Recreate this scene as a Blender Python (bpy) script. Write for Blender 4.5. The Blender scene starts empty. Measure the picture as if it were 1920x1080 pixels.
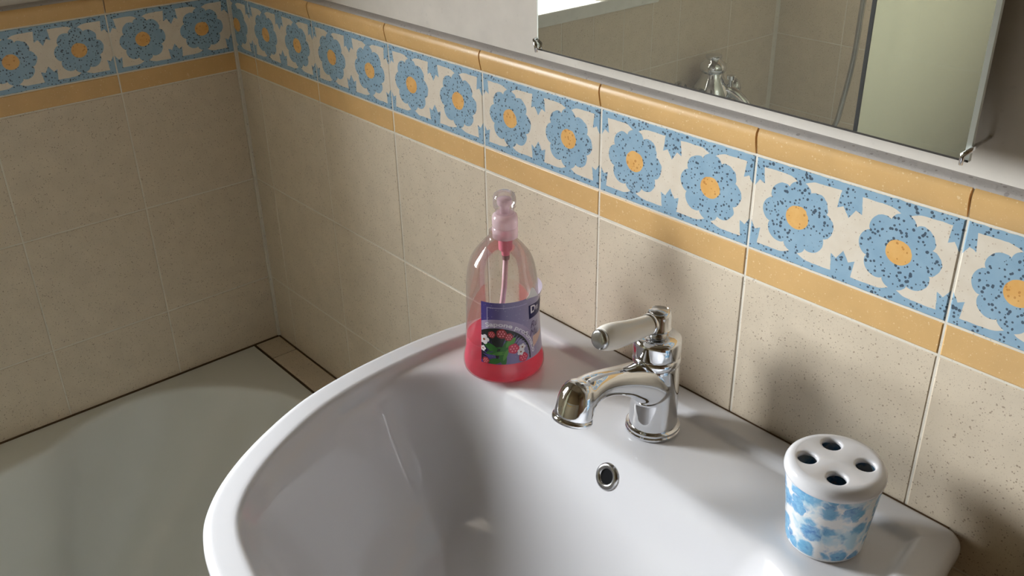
import bpy, bmesh, math, random
import numpy as np
from mathutils import Matrix, Vector
random.seed(7)
SC = bpy.context.scene
COL = SC.collection
PI = math.pi

# ------------------------------------------------------------------ camera
cam_data = bpy.data.cameras.new('camera')
cam_data.sensor_width = 36.0
cam_data.lens = 1817.85 / 1920 * 36.0
cam_data.clip_start = 0.02
cam = bpy.data.objects.new('camera', cam_data)
COL.objects.link(cam)
cam.matrix_world = Matrix(((0.65425, -0.34230, 0.67438, 1.5623),
                           (0.75605, 0.31805, -0.57205, -0.7200),
                           (-0.01868, 0.88412, 0.46688, 1.5195),
                           (0, 0, 0, 1)))
SC.camera = cam

# ------------------------------------------------------------------ daylight: an even overcast sky seen through the window
world = bpy.data.worlds.new('overcast_sky')
SC.world = world
world.use_nodes = True
bg = world.node_tree.nodes['Background']
_wn = world.node_tree
_tc = _wn.nodes.new('ShaderNodeTexCoord')
_sx = _wn.nodes.new('ShaderNodeSeparateXYZ')
_wn.links.new(_tc.outputs['Generated'], _sx.inputs[0])
_rp = _wn.nodes.new('ShaderNodeValToRGB')           # pale ground below the horizon, even cloud above
_rp.color_ramp.elements[0].position = 0.46
_rp.color_ramp.elements[0].color = (0.30, 0.28, 0.25, 1)
_rp.color_ramp.elements[1].position = 0.52
_rp.color_ramp.elements[1].color = (0.95, 0.975, 1.0, 1)
_mp = _wn.nodes.new('ShaderNodeMath')
_mp.operation = 'MULTIPLY_ADD'
_mp.inputs[1].default_value = 0.5
_mp.inputs[2].default_value = 0.5
_wn.links.new(_sx.outputs[2], _mp.inputs[0])
_wn.links.new(_mp.outputs[0], _rp.inputs[0])
_wn.links.new(_rp.outputs[0], bg.inputs['Color'])
bg.inputs['Strength'].default_value = 86.0
WIN_Y0, WIN_Y1, WIN_Z0, WIN_Z1 = -1.105, -0.605, 1.072, 1.78
pl = bpy.data.lights.new('window_portal', 'AREA')
pl.shape = 'RECTANGLE'
pl.size = WIN_Z1 - WIN_Z0 + 0.02
pl.size_y = WIN_Y1 - WIN_Y0 + 0.02
pl.cycles.is_portal = True
po = bpy.data.objects.new('window_portal', pl)
COL.objects.link(po)
po.location = (-0.215, (WIN_Y0 + WIN_Y1) / 2, (WIN_Z0 + WIN_Z1) / 2)
po.rotation_euler = (0, -PI / 2, 0)

SC.view_settings.view_transform = 'Standard'
SC.view_settings.look = 'None'
SC.view_settings.exposure = 0.0
SC.view_settings.gamma = 1.0
SC.view_settings.use_curve_mapping = False
SC.cycles.max_bounces = 8
SC.cycles.diffuse_bounces = 3
SC.cycles.glossy_bounces = 4
SC.cycles.transparent_max_bounces = 12
SC.cycles.adaptive_threshold = 0.05
SC.cycles.sample_clamp_indirect = 6.0
SC.cycles.caustics_reflective = True
SC.cycles.caustics_refractive = False


# ------------------------------------------------------------------ materials
def lin(r, g, b):
    def f(c):
        c /= 255.0
        return c / 12.92 if c <= 0.04045 else ((c + 0.055) / 1.055) ** 2.4
    return (f(r), f(g), f(b), 1.0)


class N:
    """tiny expression builder over shader math nodes"""
    def __init__(self, nt, s):
        self.nt, self.s = nt, s

    def op(self, o, *a):
        n = self.nt.nodes.new('ShaderNodeMath')
        n.operation = o
        for i, v in enumerate((self,) + a):
            if isinstance(v, N):
                self.nt.links.new(v.s, n.inputs[i])
            else:
                n.inputs[i].default_value = v
        return N(self.nt, n.outputs[0])

    def __add__(s, o): return s.op('ADD', o)
    def __sub__(s, o): return s.op('SUBTRACT', o)
    def __mul__(s, o): return s.op('MULTIPLY', o)
    def __truediv__(s, o): return s.op('DIVIDE', o)
    def lt(s, o): return s.op('LESS_THAN', o)
    def gt(s, o): return s.op('GREATER_THAN', o)
    def abs(s): return s.op('ABSOLUTE')
    def max(s, o): return s.op('MAXIMUM', o)
    def min(s, o): return s.op('MINIMUM', o)


def new_mat(name):
    m = bpy.data.materials.new(name)
    m.use_nodes = True
    nt = m.node_tree
    return m, nt, nt.nodes['Principled BSDF']


def nd(nt, kind, **kw):
    n = nt.nodes.new(kind)
    for k, v in kw.items():
        if k in n.inputs.keys():
            n.inputs[k].default_value = v
        else:
            setattr(n, k, v)
    return n


def mixc(nt, fac, a, b):
    n = nt.nodes.new('ShaderNodeMix')
    n.data_type = 'RGBA'
    for sock, v in ((n.inputs[0], fac), (n.inputs[6], a), (n.inputs[7], b)):
        if isinstance(v, N):
            nt.links.new(v.s, sock)
        elif hasattr(v, 'is_linked'):
            nt.links.new(v, sock)
        else:
            sock.default_value = v
    return n.outputs[2]


def simple(name, col, rough=0.4, metal=0.0, spec=0.5, coat=0.0):
    m, nt, b = new_mat(name)
    b.inputs['Base Color'].default_value = col
    b.inputs['Roughness'].default_value = rough
    b.inputs['Metallic'].default_value = metal
    b.inputs['Specular IOR Level'].default_value = spec
    b.inputs['Coat Weight'].default_value = coat
    b.inputs['Coat Roughness'].default_value = 0.06
    return m


def local_coords(nt):
    """object coordinates, shifted by a random amount per object for the grain"""
    tc = nd(nt, 'ShaderNodeTexCoord')
    oi = nd(nt, 'ShaderNodeObjectInfo')
    sh = nd(nt, 'ShaderNodeVectorMath', operation='SCALE')
    comb = nd(nt, 'ShaderNodeCombineXYZ')
    for i in range(3):
        nt.links.new(oi.outputs['Random'], comb.inputs[i])
    nt.links.new(comb.outputs[0], sh.inputs[0])
    sh.inputs['Scale'].default_value = 7.3
    add = nd(nt, 'ShaderNodeVectorMath', operation='ADD')
    nt.links.new(tc.outputs['Object'], add.inputs[0])
    nt.links.new(sh.outputs[0], add.inputs[1])
    return tc.outputs['Object'], add.outputs[0], N(nt, oi.outputs['Random'])


def specks(nt, vec, scale, cut, stretch=1.0):
    """irregular specks: noise-warped voronoi cells, small cores only"""
    v = nd(nt, 'ShaderNodeTexVoronoi', Scale=scale)
    nt.links.new(vec, v.inputs['Vector'])
    n = nd(nt, 'ShaderNodeTexNoise', Scale=scale * 0.7, Detail=1.0)
    nt.links.new(vec, n.inputs['Vector'])
    d = N(nt, v.outputs['Distance'])
    w = N(nt, n.outputs['Fac'])
    return (d + (w - 0.5) * 0.9).lt(cut)


def tile_material(name, base, speck_col, speck_amt, scale, cut, rough, bump=0.12):
    m, nt, b = new_mat(name)
    obj, vec, rnd = local_coords(nt)
    cloud = nd(nt, 'ShaderNodeTexNoise', Scale=35.0, Detail=4.0)
    nt.links.new(vec, cloud.inputs['Vector'])
    dark = tuple(c * 0.86 for c in base[:3]) + (1,)
    lite = tuple(min(1, c * 1.07) for c in base[:3]) + (1,)
    c0 = mixc(nt, N(nt, cloud.outputs['Fac']), dark, lite)
    c1 = mixc(nt, rnd * 0.10, c0, dark)
    c1 = mixc(nt, specks(nt, vec, scale * 1.9, cut * 1.15) * (speck_amt * 0.45), c1, speck_col)
    c2 = mixc(nt, specks(nt, vec, scale, cut) * speck_amt, c1, speck_col)
    nt.links.new(c2, b.inputs['Base Color'])
    b.inputs['Roughness'].default_value = rough
    b.inputs['Specular IOR Level'].default_value = 0.45
    if bump < 0.3:
        return m
    nz = nd(nt, 'ShaderNodeTexNoise', Scale=260.0, Detail=2.0)
    nt.links.new(vec, nz.inputs['Vector'])
    bp = nd(nt, 'ShaderNodeBump', Strength=bump, Distance=0.0006)
    nt.links.new(nz.outputs['Fac'], bp.inputs['Height'])
    nt.links.new(bp.outputs[0], b.inputs['Normal'])
    return m


M = {}
M['cream'] = tile_material('cream_speckled_tile', lin(224, 209, 187), lin(122, 92, 64), 0.55, 350.0, 0.145, 0.38)
M['yellow'] = tile_material('ochre_tile', lin(226, 184, 124), lin(246, 224, 180), 0.5, 300.0, 0.10, 0.33)
M['grout'] = tile_material('grout', lin(236, 229, 215), lin(150, 138, 120), 0.4, 200.0, 0.1, 0.9, 0.5)
M['ledge'] = tile_material('dusty_ledge_plaster', lin(182, 175, 170), lin(130, 122, 116), 0.6, 160.0, 0.12, 0.9, 0.6)
M['paint'] = tile_material('white_wall_paint', lin(226, 219, 210), lin(205, 198, 190), 0.25, 90.0, 0.06, 0.75, 0.25)
M['ceil'] = simple('ceiling_paint', lin(168, 154, 130), 0.9)  # unseen ceiling, darkened and warmed to cut and tint the bounce light
M['floor'] = tile_material('floor_tile', lin(112, 88, 68), lin(80, 62, 46), 0.5, 200.0, 0.12, 0.4)
M['ceramic'] = simple('white_glazed_ceramic', lin(218, 217, 220), 0.07, spec=0.5)
M['tub'] = simple('white_tub_enamel', lin(226, 227, 222), 0.14, spec=0.5)
M['chrome'] = simple('chrome', (0.74, 0.75, 0.77, 1), 0.045, 1.0)
M['chrome_dull'] = simple('chrome_face', (0.50, 0.50, 0.50, 1), 0.20, 1.0)
M['dark'] = simple('dark_hole', (0.006, 0.006, 0.007, 1), 0.8, spec=0.1)
M['mildew'] = simple('dark_sealant', lin(92, 72, 52), 0.8, spec=0.2)
M['porcelain'] = simple('lever_porcelain', lin(236, 230, 220), 0.1, spec=0.5)
M['mirror'] = simple('mirror_silver', (0.80, 0.81, 0.75, 1), 0.004, 1.0)


def pale_layer(m, amount, col):
    # mixes an even pale diffuse layer over the reflecting surface
    nt = m.node_tree
    out = nt.nodes['Material Output']
    df = nd(nt, 'ShaderNodeBsdfDiffuse', Color=col)
    mx = nd(nt, 'ShaderNodeMixShader')
    mx.inputs[0].default_value = amount
    nt.links.new(nt.nodes['Principled BSDF'].outputs[0], mx.inputs[1])
    nt.links.new(df.outputs[0], mx.inputs[2])
    nt.links.new(mx.outputs[0], out.inputs[0])


pale_layer(M['mirror'], 0.06, (0.75, 0.76, 0.76, 1))
M['mirror_edge'] = simple('mirror_ground_edge', lin(226, 232, 224), 0.25, 0.0)
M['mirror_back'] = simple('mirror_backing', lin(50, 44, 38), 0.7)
M['white_pvc'] = simple('white_window_frame', lin(235, 235, 232), 0.35)
M['paint_room'] = tile_material('beige_wall_paint', lin(156, 134, 102), lin(144, 124, 96), 0.25, 90.0, 0.06, 0.8, 0.2)
M['marble'] = tile_material('grey_sill_marble', lin(238, 238, 234), lin(205, 205, 203), 0.4, 60.0, 0.1, 0.3)
M['gasket'] = simple('black_gasket', (0.012, 0.012, 0.012, 1), 0.5)
M['hose'] = simple('metal_hose', (0.45, 0.44, 0.42, 1), 0.25, 0.9)
M['wood'] = simple('brown_door', lin(120, 84, 56), 0.45)


def flower_material():
    H = 0.0938
    m, nt, b = new_mat('flower_border_glaze')
    obj, vec, rnd = local_coords(nt)
    sep = nd(nt, 'ShaderNodeSeparateXYZ')
    nt.links.new(obj, sep.inputs[0])
    # hand-painted wobble
    wn = nd(nt, 'ShaderNodeTexNoise', Scale=130.0, Detail=2.0)
    nt.links.new(vec, wn.inputs['Vector'])
    wob = (N(nt, wn.outputs['Fac']) - 0.5) * 0.0032
    u = N(nt, sep.outputs[0])
    v = N(nt, sep.outputs[2])
    du = (u / 0.1).op('FRACT') * 0.1 - 0.05 + wob * 0.5
    dv = v - H / 2 + wob * 0.5
    du2 = du * 0.965
    dv2 = dv * 1.035
    r = (du2 * du2 + dv2 * dv2).op('SQRT')
    th = dv.op('ARCTAN2', du)
    lob = (th * 4.0).op('COSINE').abs().op('POWER', 0.62)
    petal = (r + wob * 0.5).lt(lob * 0.0062 + 0.0298)
    core = (r + wob * 0.4).lt(0.0116)
    q = (dv.abs() * -1.0) + H / 2                   # distance from the long edges
    e = (du.abs() * -1.0) + 0.05                    # distance from tile joint / middle
    strip = q.lt(((du / 0.0085) * (du / 0.0085) * -1.0).op('EXPONENT') * 0.0050 + 0.0086)
    b1 = (e * -1.5) + 0.0312
    b2 = ((e - 0.0060) * 0.50 + 0.0218)
    bound = b1.max(b2)
    star = q.lt(bound) * e.lt((q - 0.0085) * 0.12 + 0.0100)
    blue = petal.max(strip).max(star)
    white_edge = q.lt(0.0013)
    sp = specks(nt, vec, 270.0, 0.255)
    cloud = nd(nt, 'ShaderNodeTexNoise', Scale=70.0, Detail=3.0)
    nt.links.new(vec, cloud.inputs['Vector'])
    cl = N(nt, cloud.outputs['Fac'])
    bcol = mixc(nt, cl, lin(134, 169, 195), lin(162, 192, 211))
    bcol = mixc(nt, sp * 0.85, bcol, lin(52, 62, 78))
    ocol = mixc(nt, cl, lin(222, 158, 76), lin(244, 200, 130))
    ocol = mixc(nt, specks(nt, vec, 240.0, 0.22) * 0.6, ocol, lin(190, 120, 50))
    wcol = mixc(nt, cl, lin(222, 208, 188), lin(238, 229, 214))
    wcol = mixc(nt, specks(nt, vec, 330.0, 0.10) * 0.4, wcol, lin(170, 140, 110))
    c = mixc(nt, blue, wcol, bcol)
    c = mixc(nt, core, c, ocol)
    c = mixc(nt, white_edge, c, lin(228, 216, 196))
    nt.links.new(c, b.inputs['Base Color'])
    b.inputs['Roughness'].default_value = 0.3
    nz = nd(nt, 'ShaderNodeTexNoise', Scale=300.0, Detail=2.0)
    nt.links.new(vec, nz.inputs['Vector'])
    bp = nd(nt, 'ShaderNodeBump', Strength=0.15, Distance=0.0006)
    nt.links.new(nz.outputs['Fac'], bp.inputs['Height'])
    nt.links.new(bp.outputs[0], b.inputs['Normal'])
    return m


M['flower'] = flower_material()


def clear_plastic(name, tint, milky, milk_col, gloss_rough=0.05):
    m, nt, b = new_mat(name)
    nt.nodes.remove(b)
    out = nt.nodes['Material Output']
    tr = nd(nt, 'ShaderNodeBsdfTransparent', Color=tint)
    df = nd(nt, 'ShaderNodeBsdfDiffuse', Color=milk_col)
    tl = nd(nt, 'ShaderNodeBsdfTranslucent', Color=milk_col)
    md = nd(nt, 'ShaderNodeMixShader')
    nt.links.new(df.outputs[0], md.inputs[1])
    nt.links.new(tl.outputs[0], md.inputs[2])
    lw = nd(nt, 'ShaderNodeLayerWeight', Blend=0.35)
    face = N(nt, lw.outputs['Facing'])
    m1 = nd(nt, 'ShaderNodeMixShader')
    nt.links.new((face.op('POWER', 3.0) * 0.22 + milky).s, m1.inputs[0])
    nt.links.new(tr.outputs[0], m1.inputs[1])
    nt.links.new(md.outputs[0], m1.inputs[2])
    gl = nd(nt, 'ShaderNodeBsdfGlossy', Roughness=gloss_rough)
    m2 = nd(nt, 'ShaderNodeMixShader')
    nt.links.new((N(nt, lw.outputs['Fresnel']) * 0.55 + 0.03).s, m2.inputs[0])
    nt.links.new(m1.outputs[0], m2.inputs[1])
    nt.links.new(gl.outputs[0], m2.inputs[2])
    nt.links.new(m2.outputs[0], out.inputs[0])
    return m


M['pet'] = clear_plastic('clear_bottle_plastic', (0.93, 0.92, 0.91, 1), 0.05, lin(235, 220, 215))
M['cap_clear'] = clear_plastic('clear_cap_plastic', (0.95, 0.93, 0.94, 1), 0.13, lin(240, 225, 228))
M['collar'] = clear_plastic('milky_pink_plastic', (0.96, 0.86, 0.89, 1), 0.66, lin(252, 232, 237), 0.15)
M['tube'] = simple('pink_tube_plastic', lin(255, 206, 218), 0.3)
M['pane'] = clear_plastic('window_glass', (0.97, 0.98, 0.98, 1), 0.0, (0.8, 0.8, 0.8, 1))
M['screen'] = clear_plastic('bath_screen_glass', (0.84, 0.85, 0.78, 1), 0.28, lin(186, 184, 164), 0.08)
M['pump'] = simple('pink_pump_plastic', lin(255, 150, 172), 0.3)
M['pump_tip'] = simple('grey_pump_tip', lin(170, 130, 130), 0.35)


def soap_material():
    m, nt, b = new_mat('pink_liquid_soap')
    nt.nodes.remove(b)
    out = nt.nodes['Material Output']
    df = nd(nt, 'ShaderNodeBsdfDiffuse', Color=lin(255, 112, 146))
    tl = nd(nt, 'ShaderNodeBsdfTranslucent', Color=lin(255, 126, 150))
    tr = nd(nt, 'ShaderNodeBsdfTransparent', Color=(0.98, 0.42, 0.50, 1))
    a = nd(nt, 'ShaderNodeMixShader')
    a.inputs[0].default_value = 0.5
    nt.links.new(df.outputs[0], a.inputs[1])
    nt.links.new(tl.outputs[0], a.inputs[2])
    c = nd(nt, 'ShaderNodeMixShader')
    c.inputs[0].default_value = 0.35
    nt.links.new(a.outputs[0], c.inputs[1])
    nt.links.new(tr.outputs[0], c.inputs[2])
    nt.links.new(c.outputs[0], out.inputs[0])
    return m


M['soap'] = soap_material()


def label_material():
    # printed paper: deep violet on the left fading to pale lilac on the right, fine droplets
    m, nt, b = new_mat('lilac_label_print')
    uv = nd(nt, 'ShaderNodeUVMap')
    sep = nd(nt, 'ShaderNodeSeparateXYZ')
    nt.links.new(uv.outputs[0], sep.inputs[0])
    rmp = nd(nt, 'ShaderNodeValToRGB')
    cr = rmp.color_ramp
    cr.elements[0].position = 0.0
    cr.elements[0].color = lin(66, 54, 128)
    cr.elements[1].position = 1.0
    cr.elements[1].color = lin(214, 206, 222)
    for p, c in ((0.12, lin(96, 84, 148)), (0.35, lin(134, 124, 168)), (0.6, lin(176, 168, 194))):
        el = cr.elements.new(p)
        el.color = c
    nt.links.new(sep.outputs[0], rmp.inputs[0])
    n = nd(nt, 'ShaderNodeTexVoronoi', Scale=26.0)
    nt.links.new(uv.outputs[0], n.inputs['Vector'])
    dots = N(nt, n.outputs['Distance']).lt(0.16)
    c = mixc(nt, dots * 0.35, rmp.outputs[0], lin(226, 220, 236))
    nt.links.new(c, b.inputs['Base Color'])
    b.inputs['Roughness'].default_value = 0.3
    return m


M['label'] = label_material()
for nm, c in (('p_dark', (34, 36, 34)), ('p_green', (58, 122, 52)), ('p_green2', (96, 158, 66)), ('p_berry', (214, 60, 92)),
              ('p_berry2', (176, 58, 62)), ('p_seed', (246, 150, 164)), ('p_white', (240, 232, 236)), ('p_navy', (30, 30, 84)),
              ('p_arc', (176, 160, 192)), ('p_text', (238, 232, 242)), ('p_script', (108, 92, 128)), ('p_skin', (226, 190, 176)),
              ('p_paper', (244, 240, 238)), ('p_line', (190, 180, 214)), ('p_flowerc', (150, 90, 60))):
    M[nm] = simple('print_' + nm[2:], lin(*c), 0.35)


def cup_material():
    m, nt, b = new_mat('blue_watercolour_flowers_on_ceramic')
    uv = nd(nt, 'ShaderNodeUVMap')
    sep = nd(nt, 'ShaderNodeSeparateXYZ')
    nt.links.new(uv.outputs[0], sep.inputs[0])
    w = nd(nt, 'ShaderNodeTexNoise', Scale=120.0, Detail=3.0)
    nt.links.new(uv.outputs[0], w.inputs['Vector'])
    sub = nd(nt, 'ShaderNodeVectorMath', operation='SUBTRACT')
    nt.links.new(w.outputs['Color'], sub.inputs[0])
    sub.inputs[1].default_value = (0.5, 0.5, 0.5)
    sca = nd(nt, 'ShaderNodeVectorMath', operation='SCALE')
    nt.links.new(sub.outputs[0], sca.inputs[0])
    sca.inputs['Scale'].default_value = 0.010
    add = nd(nt, 'ShaderNodeVectorMath', operation='ADD')
    nt.links.new(uv.outputs[0], add.inputs[0])
    nt.links.new(sca.outputs[0], add.inputs[1])
    def soft(d, thr, k):
        n = ((d * -1.0) + thr) * k
        n = n.max(0.0)
        return n.min(1.0)
    # blossoms of several soft petals, pale washes between them
    big = nd(nt, 'ShaderNodeTexVoronoi', Scale=64.0, Randomness=0.8)
    nt.links.new(add.outputs[0], big.inputs['Vector'])
    d = N(nt, big.outputs['Distance'])
    sepc = nd(nt, 'ShaderNodeSeparateColor')
    nt.links.new(big.outputs['Color'], sepc.inputs[0])
    rr = N(nt, sepc.outputs[0])
    gg = N(nt, sepc.outputs[1])
    blot = nd(nt, 'ShaderNodeTexNoise', Scale=170.0, Detail=5.0, Roughness=0.7)
    nt.links.new(add.outputs[0], blot.inputs['Vector'])
    bl = N(nt, blot.outputs['Fac'])
    bl2 = ((bl - 0.5) * 2.4 + 0.5).max(0.0).min(1.0)
    bloom = soft(d, rr * 0.22 + 0.52, 6.0)
    small = nd(nt, 'ShaderNodeTexVoronoi', Scale=110.0, Randomness=1.0)
    nt.links.new(add.outputs[0], small.inputs['Vector'])
    ds = N(nt, small.outputs['Distance'])
    wash = nd(nt, 'ShaderNodeTexNoise', Scale=48.0, Detail=3.0)
    nt.links.new(add.outputs[0], wash.inputs['Vector'])
    wf = ((N(nt, wash.outputs['Fac']) - 0.48) * 7.0).max(0.0).min(1.0)
    c_b = mixc(nt, bl2, lin(40, 106, 178), lin(140, 194, 224))
    c_b2 = mixc(nt, gg * 0.7, c_b, lin(112, 178, 214))
    c_b3 = mixc(nt, soft(d, 0.15, 9.0) * 0.8, c_b2, lin(46, 104, 172))
    c_b4 = mixc(nt, soft(ds, 0.22, 8.0) * 0.4, c_b3, lin(180, 216, 232))
    c = mixc(nt, wf * 0.7, lin(232, 232, 232), lin(150, 200, 222))
    c = mixc(nt, bloom * 0.95, c, c_b4)
    # plain white foot
    v = N(nt, sep.outputs[1])
    c = mixc(nt, v.lt(0.004), c, lin(226, 226, 228))
    nt.links.new(c, b.inputs['Base Color'])
    b.inputs['Roughness'].default_value = 0.1
    return m


M['cup'] = cup_material()


# ------------------------------------------------------------------ mesh helpers
def mesh_from(name, verts, faces, smooth=False):
    me = bpy.data.meshes.new(name)
    me.from_pydata([tuple(v) for v in verts], [], faces)
    me.update()
    if smooth:
        me.polygons.foreach_set('use_smooth', [True] * len(me.polygons))
    return me


def obj(name, me, mat=None, parent=None, loc=None, rotz=None):
    o = bpy.data.objects.new(name, me)
    COL.objects.link(o)
    if mat is not None and me is not None and not me.materials:
        me.materials.append(M[mat])
    if loc is not None:
        o.location = loc
    if rotz is not None:
        o.rotation_euler = (0, 0, rotz)
    if parent is not None:
        o.parent = parent
    return o


def tag(o, label, cat, group=None, kind=None):
    if label:
        o['label'] = label
    if cat:
        o['category'] = cat
    if group:
        o['group'] = group
    if kind:
        o['kind'] = kind
    return o


def thing(name, label, cat, loc, rotz=0.0, group=None):
    o = obj(name, None, loc=loc, rotz=rotz)
    o.empty_display_size = 0.02
    return tag(o, label, cat, group)


def box_data(boxes):
    vs, fs = [], []
    for (x0, x1, y0, y1, z0, z1) in boxes:
        n = len(vs)
        vs += [(x, y, z) for z in (z0, z1) for y in (y0, y1) for x in (x0, x1)]
        fs += [tuple(n + i for i in f) for f in ((0, 2, 3, 1), (4, 5, 7, 6), (0, 1, 5, 4), (2, 6, 7, 3), (0, 4, 6, 2), (1, 3, 7, 5))]
    return vs, fs


def boxes(name, *b):
    return mesh_from(name, *box_data(b))


def bevel_box(name, x0, x1, y0, y1, z0, z1, r=0.004, seg=2):
    me = boxes(name, (x0, x1, y0, y1, z0, z1))
    bm = bmesh.new()
    bm.from_mesh(me)
    bmesh.ops.bevel(bm, geom=list(bm.edges), offset=r, segments=seg, affect='EDGES', profile=0.5)
    bm.to_mesh(me)
    bm.free()
    return me


def lathe(name, prof, seg=48, cap0=True, cap1=True, cx=0.0, cy=0.0, uv=False):
    """prof: list of (r, z) from bottom to top"""
    vs, fs = [], []
    for (r, z) in prof:
        for i in range(seg):
            a = 2 * PI * i / seg
            vs.append((cx + r * math.cos(a), cy + r * math.sin(a), z))
    for k in range(len(prof) - 1):
        for i in range(seg):
            j = (i + 1) % seg
            fs.append((k * seg + i, k * seg + j, (k + 1) * seg + j, (k + 1) * seg + i))
    if cap0:
        fs.append(tuple(range(seg - 1, -1, -1)))
    if cap1:
        n = (len(prof) - 1) * seg
        fs.append(tuple(n + i for i in range(seg)))
    me = mesh_from(name, vs, fs, True)
    return me


def sharp(me, ang=40):
    me.set_sharp_from_angle(angle=math.radians(ang))
    return me


def sweep(name, pts, radii, seg=24, cap=True):
    """tube along a 3-D polyline with a radius for each point"""
    pts = [Vector(p) for p in pts]
    vs, fs = [], []
    up = None
    for k, p in enumerate(pts):
        t = (pts[min(k + 1, len(pts) - 1)] - pts[max(k - 1, 0)]).normalized()
        if up is None:
            up = Vector((0, 0, 1)) if abs(t.z) < 0.9 else Vector((1, 0, 0))
        up = (up - t * up.dot(t)).normalized()
        s = t.cross(up)
        for i in range(seg):
            a = 2 * PI * i / seg
            vs.append(p + (s * math.cos(a) + up * math.sin(a)) * radii[k])
    for k in range(len(pts) - 1):
        for i in range(seg):
            j = (i + 1) % seg
            fs.append((k * seg + i, k * seg + j, (k + 1) * seg + j, (k + 1) * seg + i))
    if cap:
        fs.append(tuple(range(seg - 1, -1, -1)))
        n = (len(pts) - 1) * seg
        fs.append(tuple(n + i for i in range(seg)))
    me = mesh_from(name, vs, fs, True)
    bm = bmesh.new()
    bm.from_mesh(me)
    bmesh.ops.recalc_face_normals(bm, faces=bm.faces)
    bm.to_mesh(me)
    bm.free()
    return me


def catmull(P, n=8, closed=False):
    out = []
    m = len(P)
    P = [np.array(p, float) for p in P]
    rng = range(m) if closed else range(m - 1)
    for i in rng:
        if closed:
            p0, p1, p2, p3 = P[(i - 1) % m], P[i], P[(i + 1) % m], P[(i + 2) % m]
        else:
            p0, p1, p2, p3 = P[max(i - 1, 0)], P[i], P[i + 1], P[min(i + 2, m - 1)]
        for k in range(n):
            t = k / n
            out.append(0.5 * ((2 * p1) + (-p0 + p2) * t + (2 * p0 - 5 * p1 + 4 * p2 - p3) * t * t + (-p0 + 3 * p1 - 3 * p2 + p3) * t ** 3))
    if not closed:
        out.append(P[-1])
    return out


# ------------------------------------------------------------------ room shell
ROOM_X, END_Y, ROOM_H = 3.30, -1.62, 2.70
TOP = 1.236          # top of the tiled dado
tag(obj('floor', boxes('floor', (-0.3, ROOM_X + .1, END_Y - .1, 0.15, -0.12, 0.0)), 'floor'), 'beige tiled bathroom floor under the washbasin', 'floor', kind='structure')
tag(obj('ceiling', boxes('ceiling', (-0.3, ROOM_X + .1, END_Y - .1, 0.15, ROOM_H, ROOM_H + .1)), 'ceil'), 'plain bathroom ceiling, colour darkened to weaken the bounce light', 'ceiling', kind='structure')
PW = 0.011           # plaster face lies this far behind the tile face
wall_back = tag(obj('wall_back', boxes('wall_back', (-0.26, ROOM_X + .1, PW, 0.15, 0.0, ROOM_H)), 'paint'),
                'white wall above cream tiling behind the washbasin and mirror', 'wall', kind='structure')
WH0 = 1.042          # bottom of the wall opening (underside of the sill)
wall_left = tag(obj('wall_left', boxes('wall_left',
                (-0.26, -PW, END_Y - .1, WIN_Y0, 0, ROOM_H), (-0.26, -PW, WIN_Y1, PW, 0, ROOM_H),
                (-0.26, -PW, WIN_Y0, WIN_Y1, 0, WH0), (-0.26, -PW, WIN_Y0, WIN_Y1, WIN_Z1, ROOM_H)), 'paint'),
                'window wall with cream tiling beside the bathtub', 'wall', kind='structure')
wall_front = tag(obj('wall_front', boxes('wall_front', (-0.26, ROOM_X + .1, END_Y - .1, END_Y - PW, 0, ROOM_H)), 'paint_room'),
                 'tiled wall at the far end of the bathtub, seen in the mirror', 'wall', kind='structure')
wall_right = tag(obj('wall_right', boxes('wall_right', (ROOM_X, ROOM_X + .1, END_Y - .1, .15, 0, ROOM_H)), 'paint_room'),
                 'plain beige wall with the added door, out of frame to the right', 'wall', kind='structure')
GD = 0.0008          # grout lies this far behind the tile faces
G_TOP = 1.2335
obj('grout_bed', boxes('grout_bed', (-PW, ROOM_X, GD, PW, 0, G_TOP)), 'grout', wall_back)
def fillet(name, length):
    # plaster fillet on top of the border, sloping back to the painted wall
    pr = [(.006, -.004), (-.0006, -.0015), (-.0002, .0008), (.0020, .0022), (.0060, .0034), (PW + .001, .0044), (PW + .001, -.004)]
    n = len(pr)
    vs = [(x, y, z) for x in (0, length) for (y, z) in pr]
    fs = [(i, n + i, n + (i + 1) % n, (i + 1) % n) for i in range(n)] + [tuple(range(n)), tuple(range(2 * n - 1, n - 1, -1))]
    return sharp(mesh_from(name, vs, fs, True), 60)


obj('plaster_ledge', fillet('plaster_ledge', ROOM_X), 'ledge', wall_back, loc=(0, 0, G_TOP))
obj('grout_bed', boxes('grout_bed_l', (-PW, -GD, WIN_Y1, PW, 0, G_TOP), (-PW, -GD, END_Y - PW, WIN_Y0, 0, G_TOP), (-PW, -GD, WIN_Y0, WIN_Y1, 0, WH0)), 'grout', wall_left)
obj('plaster_ledge', fillet('plaster_ledge_l', -WIN_Y1), 'ledge', wall_left, loc=(0, WIN_Y1, G_TOP), rotz=PI / 2)
obj('grout_bed', boxes('grout_bed_f', (-PW, ROOM_X, END_Y - PW, END_Y - GD, 0, G_TOP)), 'grout', wall_front)


# --- tiles: local x along the wall, local -y out of the wall, local z up
_tc = {}


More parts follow.
